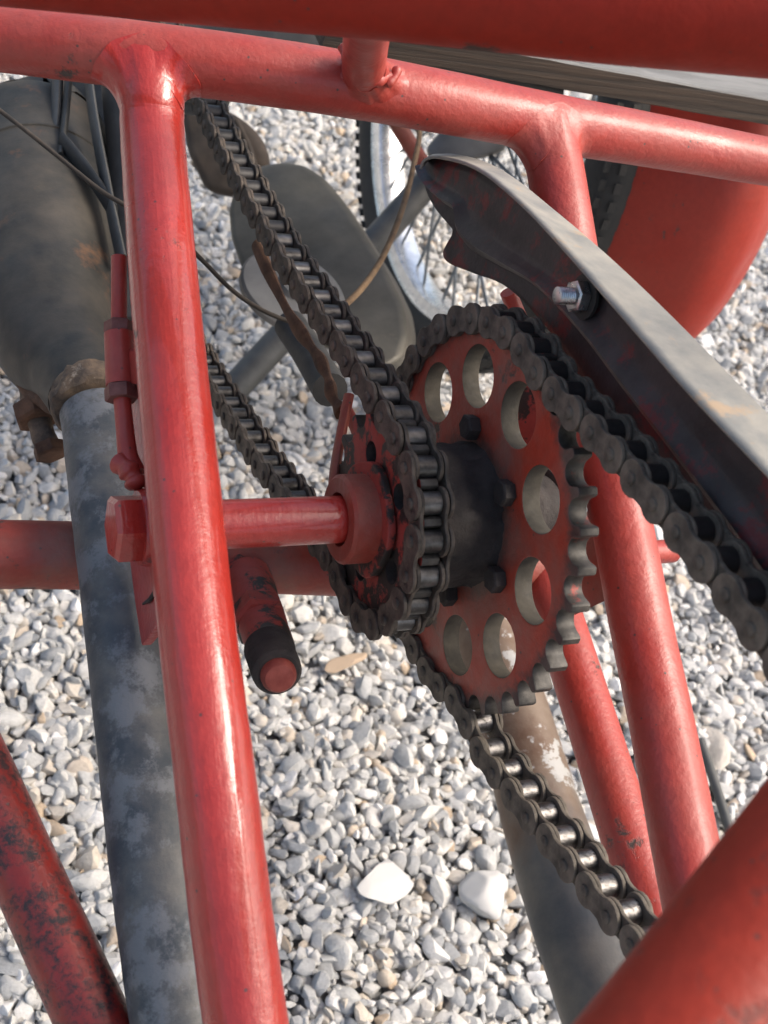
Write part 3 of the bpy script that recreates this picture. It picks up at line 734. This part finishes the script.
# --- exhaust -----------------------------------------------------------
ex = part_empty('exhaust', P(100, 500, .48), ROOT)
tube('exhaust_pipe', [P(97, 412, .501), P(100, 430, .496), P(110, 500, .478), P(120, 570, .463), P(136, 700, .44), P(151, 820, .418), P(165, 920, .402), P(182, 1030, .385), P(225, 1300, .355), P(260, 1600, .33)],
     [.0152, .0152, .0158, .0158, .0158, .0160, .0160, .0160, .0160, .0160], 'exhaust', ex, 44, 10, rough=.01, label='blue-grey pipe with pale scorched patches')
tube('silencer', [P(34, 146, .672), P(34.5, 149, .669), P(35, 158, .663), P(42, 235, .616), P(46, 290, .582), P(51, 325, .562), P(60, 350, .547), P(76, 372, .53), P(88, 398, .512)],
     [.034, .0405, .0425, .0415, .0345, .0300, .0262, .0205, .0168], 'silencer', ex, 56, 10, label='fat dark grey silencer body tapering into the pipe')
sa, sb = P(38, 196, .640), P(40, 215, .628)
bm = bmesh.new(); lathe(bm, sa, sb - sa, [(0, .0415), (.0008, .0432), (.0022, .0432), (.003, .0415)], 56); frombm('silencer_seam', bm, 'silencer', ex)
bm = bmesh.new(); a, b = P(92, 398, .508), P(97, 420, .4985); lathe(bm, a, b - a, [(-.005, .0165), (-.002, .0175), (.0015, .0172), (.003, .0182), (.0065, .0176), (.008, .0160)], 44)
for v in bm.verts: v.co += Vector([random.gauss(0, .00035) for _ in range(3)])
frombm('pipe_collar', bm, 'clamp', ex)
cl = part_empty('pipe_clamp', P(45, 420, .53), ROOT)
tube('clamp_strap', [P(22, 372, .545), P(34, 392, .535), P(50, 402, .52), P(66, 410, .508)], .0048, 'rust', cl, 20, 6, rough=.12)
tube('clamp_bolt_shank', [P(30, 385, .54), P(36, 412, .535), P(44, 436, .53), P(50, 456, .527)], .0052, 'clamp', cl, 18, 5, rough=.15)
bm = bmesh.new(); a, b = P(34, 405, .535), P(38, 420, .532); hexbolt(bm, a, b - a, .0175, .009, .3); frombm('nut', bm, 'rust', cl)
bm = bmesh.new(); a, b = P(48, 445, .528), P(52, 458, .526); hexbolt(bm, a, b - a, .0125, .006, .1); frombm('nut', bm, 'rust', cl)
# second pipe, behind the big sprocket
def tailmat():
    m, nt, p = newmat('tail_pipe_steel'); v = coords(nt, 4); ob = N_obj(nt)
    ln = N(nt, 'ShaderNodeVectorMath', operation='LENGTH'); nt.links.new(ob, ln.inputs[0])
    d0 = (P(540, 830, .655) - P(480, 610, .74)).length
    dd = math_(nt, 'ADD', ln.outputs['Value'], math_(nt, 'MULTIPLY', math_(nt, 'SUBTRACT', noise(nt, v, 30, 5, .6), .5), .12))
    g = math_(nt, 'DIVIDE', math_(nt, 'SUBTRACT', dd, d0 - .02), .05); g.node.use_clamp = True
    rustc = mixc(nt, ramp(nt, noise(nt, v, 34, 6, .65), [(.35, 0), (.65, 1)]), (.10, .055, .032), (.17, .125, .09))
    rustc = mixc(nt, ramp(nt, noise(nt, coords(nt, 9, (1, 1, 1)), 42, 7, .7), [(.55, 0), (.58, 1)]), rustc, (.34, .33, .31))
    blue = mixc(nt, ramp(nt, noise(nt, v, 26, 6, .6), [(.35, 0), (.68, 1)]), (.05, .055, .06), (.125, .115, .10))
    nt.links.new(mixc(nt, g, rustc, blue), p.inputs['Base Color']); p.inputs['Roughness'].default_value = .5; p.inputs['Metallic'].default_value = .3
    bump(nt, p, noise(nt, v, 200, 5, .7), .35, .0008); return m
M['tailpipe'] = tailmat()
tube('tail_pipe', [P(480, 610, .74), P(513, 715, .70), P(540, 810, .66), P(570, 900, .62), P(608, 1000, .58), P(650, 1110, .54), P(760, 1400, .46)],
     [.0205, .0215, .0225, .0235, .0250, .026, .026], 'tailpipe', ROOT, 48, 10, rough=.008, label='rusty brown exhaust pipe with peeling grey paint')

# --- engine bits seen through the frame --------------------------------
def bar(name, pts, sx, mat, parent, thick=.003, label=None):
    """flat strap along pixel/depth points"""
    path = catmull(pts, 8); bm = bmesh.new(); sweep(bm, path, sx, 16, True, sq=(1, thick / sx))
    return frombm(name, bm, mat, parent, origin=path[0], label=label)
eng = part_empty('engine', P(300, 250, .85), ROOT)
bm = bmesh.new(); view = (P(384, 300, 1.0) - P(384, 300, .9)).normalized()
out = [(262, 164), (282, 161), (304, 164), (325, 178), (346, 204), (366, 236), (388, 272), (404, 306), (408, 335), (402, 358), (386, 368), (352, 358), (318, 344), (286, 326), (258, 300), (240, 268), (229, 236), (227, 208), (234, 184), (246, 170)]
outz = [.86 - .0006 * (y - 160) for x, y in out]
prism(bm, [P(x, y, z) for (x, y), z in zip(out, outz)], view * .05 + Vector((.012, 0, -.01)), .011, 5)
frombm('crankcase', bm, 'casing', eng, label='rounded grey-brown alloy casing')
bm = bmesh.new(); prism(bm, [P(x, y, .80) for x, y in [(368, 250), (392, 282), (406, 316), (410, 350), (404, 380), (376, 396), (352, 372), (352, 330), (360, 290)]], view * .03, .009, 4)
frombm('crankcase_cover', bm, 'mid', eng, label='paler lower cover of the casing')
bm = bmesh.new(); prism(bm, [P(x, y, .93) for x, y in [(176, 84), (205, 100), (232, 112), (252, 126), (264, 142), (269, 166), (262, 186), (232, 196), (205, 190), (186, 150)]], view * .03, .007, 4)
frombm('footboard', bm, 'brown_plate', eng, label='brown rounded plate behind the dark chain')
tube('plate_rib', [P(236, 120, .925), P(250, 150, .925), P(258, 178, .925)], .0025, 'brown_plate', eng, 10, 6)
# pulley disc
pc = P(294, 291, .735); bm = bmesh.new()
pa = (view * -.66 + (P(393, 250, .8) - P(362, 304, .8)).normalized() * .75).normalized(); lathe(bm, pc, pa, [(-.006, .030), (-.004, .034), (.0, .0345), (.002, .033), (.0028, .012), (.006, .010)], 56); frombm('pulley_disc', bm, 'disc', eng, label='pale grey disc behind the dark chain')
tube('frame_strut', [P(222, 402, 1.0), P(300, 318, 1.02), P(380, 236, 1.04), P(440, 168, 1.05), P(474, 134, 1.055)], .0125, 'mid', ROOT, 32, 6, label='dull grey diagonal tube beside the front wheel')
# rusty arm beside the small chain, and its red fork
bm = bmesh.new()
for pl_, r_ in (([P(256, 245, .56), P(288, 312, .532), P(312, 348, .517), P(326, 372, .506), P(332, 395, .498), P(341, 412, .492)], .0034),):
    sweep(bm, catmull(pl_, 6), [r_ * (1 + .25 * math.sin(i * .9)) for i in range(31)], 14, True, sq=(1, .6))
frombm('tensioner_arm', bm, 'rust', ROOT, label='thin rusty bent arm along the dark chain')
tube('arm_bracket', [P(290, 325, .62), P(308, 352, .60), P(330, 390, .56)], .0085, 'dark', ROOT, 16, 6)
fk = part_empty('tensioner_fork', P(340, 450, .48), ROOT)
bar('fork_leg', [P(349, 395, .474), P(342, 430, .472), P(335, 470, .468), P(332, 510, .464)], .0042, 'red_dusty', fk, .002)
bar('fork_leg', [P(344, 405, .49), P(357, 432, .485), P(362, 462, .48)], .0035, 'red_dusty', fk, .0018)
bar('fork_leg', [P(352, 470, .478), P(364, 446, .474), P(376, 424, .47)], .0035, 'red_greasy', fk, .002)

# dark brackets above the silencer
fb = part_empty('engine_mount', P(90, 150, .7), ROOT)
bm = bmesh.new(); prism(bm, [P(x, y, .70) for x, y in [(80, 60), (140, 60), (150, 300), (128, 270), (108, 215), (92, 160)]], view * .03, .004); frombm('mount_plate', bm, 'dark', fb)
bar('mount_strap', [P(86, 60, .62), P(94, 120, .605), P(108, 195, .585), P(122, 262, .57)], .0062, 'mid', fb, .002)
bar('mount_strap', [P(58, 55, .64), P(57, 100, .63), P(55, 138, .62)], .0085, 'mid', fb, .003)
bar('mount_strap', [P(62, 140, .60), P(88, 172, .59), P(114, 212, .58)], .0048, 'dark', fb, .002)
bar('mount_strap', [P(70, 58, .63), P(66, 110, .62), P(60, 160, .60)], .0055, 'dark', fb, .002)
tube('mount_tube', [P(120, 70, .66), P(128, 160, .64), P(130, 260, .61), P(128, 330, .59)], .011, 'dark', fb, 20, 6)
bm = bmesh.new(); prism(bm, [P(x, y, .74) for x, y in [(60, 8), (380, 8), (380, 50), (240, 66), (210, 105), (60, 100)]], view * .05, .004); frombm('crossmember', bm, 'dark', fb)

# cables
tube('brake_cable', [P(-30, 88, .56), P(20, 126, .555), P(60, 158, .55), P(100, 190, .545), P(130, 208, .54), P(170, 230, .55), P(202, 260, .56), P(232, 290, .565), P(262, 310, .57), P(300, 326, .58)], .0011, 'cable', ROOT, 12, 8, label='thin dark cable slung across the exhaust')
tube('cable', [P(404, 120, .86), P(419, 132, .84), P(413, 168, .80), P(405, 200, .77), P(394, 232, .74), P(380, 262, .71), P(362, 288, .68), P(344, 306, .66)], .0019, 'wire', ROOT, 12, 8, label='thin brown wire curving down from the rail')
tube('ground_rod', [PG(700, 745, .02), PG(712, 780, .02), PG(726, 822, .02), PG(745, 870, .02)], .0042, 'mid', ROOT, 16, 4) if False else None

# --- front wheel, mudguard, deck board ---------------------------------
WX, WY, WZ, RR_ = .52, .84, .238, .184
wh = part_empty('front_wheel', (WX, WY, WZ), ROOT)
def ring(name, prof, mat, seg=96):
    bm = bmesh.new(); rings = []
    for k in range(seg):
        a = 2 * math.pi * k / seg
        rings.append([bm.verts.new((WX + x, WY + r * math.cos(a), WZ + r * math.sin(a))) for x, r in prof])
    m = len(prof)
    for k in range(seg):
        for j in range(m): bm.faces.new((rings[k][j], rings[k][(j + 1) % m], rings[(k + 1) % seg][(j + 1) % m], rings[(k + 1) % seg][j]))
    return frombm(name, bm, mat, wh, origin=(WX, WY, WZ))
tp = [(.0195 * math.cos(a) * 1.05, .2135 + .0235 * math.sin(a)) for a in [2 * math.pi * k / 20 for k in range(20)]]
ty = ring('tyre', tp, 'rubber')
bm = bmesh.new()       # tread blocks
for k in range(110):
    a = 2 * math.pi * k / 110; e = Vector((0, math.cos(a), math.sin(a))); t_ = Vector((0, -math.sin(a), math.cos(a)))
    for sx in (-.0165, -.0075, .003, .0135):
        rad = .2135 + .0235 * math.sqrt(max(.05, 1 - ((sx + .0015) / .0205) ** 2)) - .001
        c = Vector((WX + sx, WY, WZ)) + e * rad; vs = []
        for dr in (0, .0013):
            for du, dv in ((-1, -1), (1, -1), (1, 1), (-1, 1)):
                vs.append(bm.verts.new(c + e * dr + t_ * (du * .0038) + Vector((dv * .003, 0, 0))))
        for q in ((0, 3, 2, 1), (4, 5, 6, 7), (0, 1, 5, 4), (1, 2, 6, 5), (2, 3, 7, 6), (3, 0, 4, 7)): bm.faces.new([vs[z] for z in q])
frombm('tread', bm, 'rubber', wh, False)
ring('rim', [(-.0155, .1985), (-.0165, .1965), (-.0145, .193), (-.0125, .186), (-.006, .1835), (.006, .1835), (.0125, .186), (.0145, .193), (.0165, .1965), (.0155, .1985), (.010, .191), (-.010, .191)], 'chrome')
bm = bmesh.new(); lathe(bm, (WX - .04, WY, WZ), AX, [(0, .006), (.002, .012), (.012, .014), (.014, .026), (.018, .026), (.020, .016), (.056, .016), (.058, .026), (.062, .026), (.064, .014), (.078, .012), (.08, .006)], 32); frombm('wheel_hub', bm, 'disc', wh)
bm = bmesh.new()
for k in range(36):
    a = 2 * math.pi * k / 36; sgn = 1 if k % 2 else -1; tw = (1 if (k // 2) % 2 else -1) * R_(55)
    p0 = Vector((WX + sgn * .022, WY + .023 * math.cos(a + tw), WZ + .023 * math.sin(a + tw))); p1 = Vector((WX + sgn * .003, WY + .1838 * math.cos(a), WZ + .1838 * math.sin(a)))
    sweep(bm, [p0, p1], .0015, 8, True)
frombm('spokes', bm, 'spoke', wh)
# fork leg and axle parts near the wheel
tube('fork_leg', [P(470, 140, 1.03), P(440, 60, 1.05), P(410, -60, 1.10)], .018, 'mid', wh, 24, 5)
tube('fork_stay', [P(382, 92, .90), P(400, 128, .92), P(420, 160, .94), P(440, 190, .96)], .0065, 'red_dusty', wh, 20, 5, label='red-brown stay beside the rim')
bm = bmesh.new(); prism(bm, [P(x, y, .98) for x, y in [(425, 148), (450, 120), (500, 105), (520, 120), (505, 150), (470, 160), (440, 172)]], view * .02, .005); frombm('fork_lug', bm, 'disc', wh)
# front mudguard: deep rounded section round the back of the wheel
bm = bmesh.new(); rows = []
for i in range(61):
    a = R_(100 - 113 * i / 60); row = []
    for k in range(33):
        th = math.pi * k / 32; x = .591 - .070 * math.cos(th); tt = (x - .521) / .140; rad = .234 + .048 * max(0, min(1, tt / .5, (1 - tt) / .44)) ** .8 - .006 * math.exp(-((tt - .53) / .08) ** 2)
        if i >= 57: rad -= .0012 * (i - 56)
        row.append(bm.verts.new((x, WY - rad * math.cos(a), WZ + rad * math.sin(a))))
    rows.append(row)
for i in range(60):
    for k in range(32): bm.faces.new((rows[i][k], rows[i][k + 1], rows[i + 1][k + 1], rows[i + 1][k]))
fd = frombm('mudguard', bm, 'red_far', ROOT, label='deep rounded red mudguard behind the front wheel')
so = fd.modifiers.new('thickness', 'SOLIDIFY'); so.thickness = .002
# board
b0, b1 = P(330, 18, .545), P(980, 139, .74)
dirb = (b1 - b0).normalized(); fw = Vector((0, 0, 1)).cross(dirb).normalized()
bm = bmesh.new(); segs = 40
rows = []
hgt, dep = .0150, .10
for i in range(segs + 1):
    c = b0 + (b1 - b0) * i / segs; j = random.gauss(0, .0002)
    rows.append([bm.verts.new(c + fw * u + Vector((0, 0, v + j))) for u, v in ((0, -.0008), (.0008, 0), (dep, 0), (dep, -hgt), (.0008, -hgt), (0, -hgt + .0008))])
for i in range(segs):
    for k in range(6): bm.faces.new((rows[i][k], rows[i][(k + 1) % 6], rows[i + 1][(k + 1) % 6], rows[i + 1][k]))
bm.faces.new(rows[0]); bm.faces.new(rows[-1][::-1])
frombm('deck_board', bm, 'wood', ROOT, label='weathered grey wooden plank with dark split edge')
tube('spring_bar', [P(392, 52, .60), P(470, 70, .62), P(560, 92, .65)], .0035, 'dark', ROOT, 14, 5)
tube('spring_bar', [P(400, 66, .80), P(440, 78, .82), P(500, 96, .86)], .0065, 'dark', ROOT, 14, 5)
tube('axle_bar', [P(430, 110, .95), P(520, 82, .98), P(600, 60, 1.02)], .009, 'dark', ROOT, 18, 4)
# thin grey rod lying on the gravel at the right
rod = tube('metal_rod', [PG(700, 740, .012), PG(712, 775, .012), PG(728, 825, .011), PG(752, 900, .010)], .0038, 'mid', None, 16, 5)
rod['label'] = 'thin dull grey metal rod lying on the gravel beside the red tubes'; rod['category'] = 'rod'
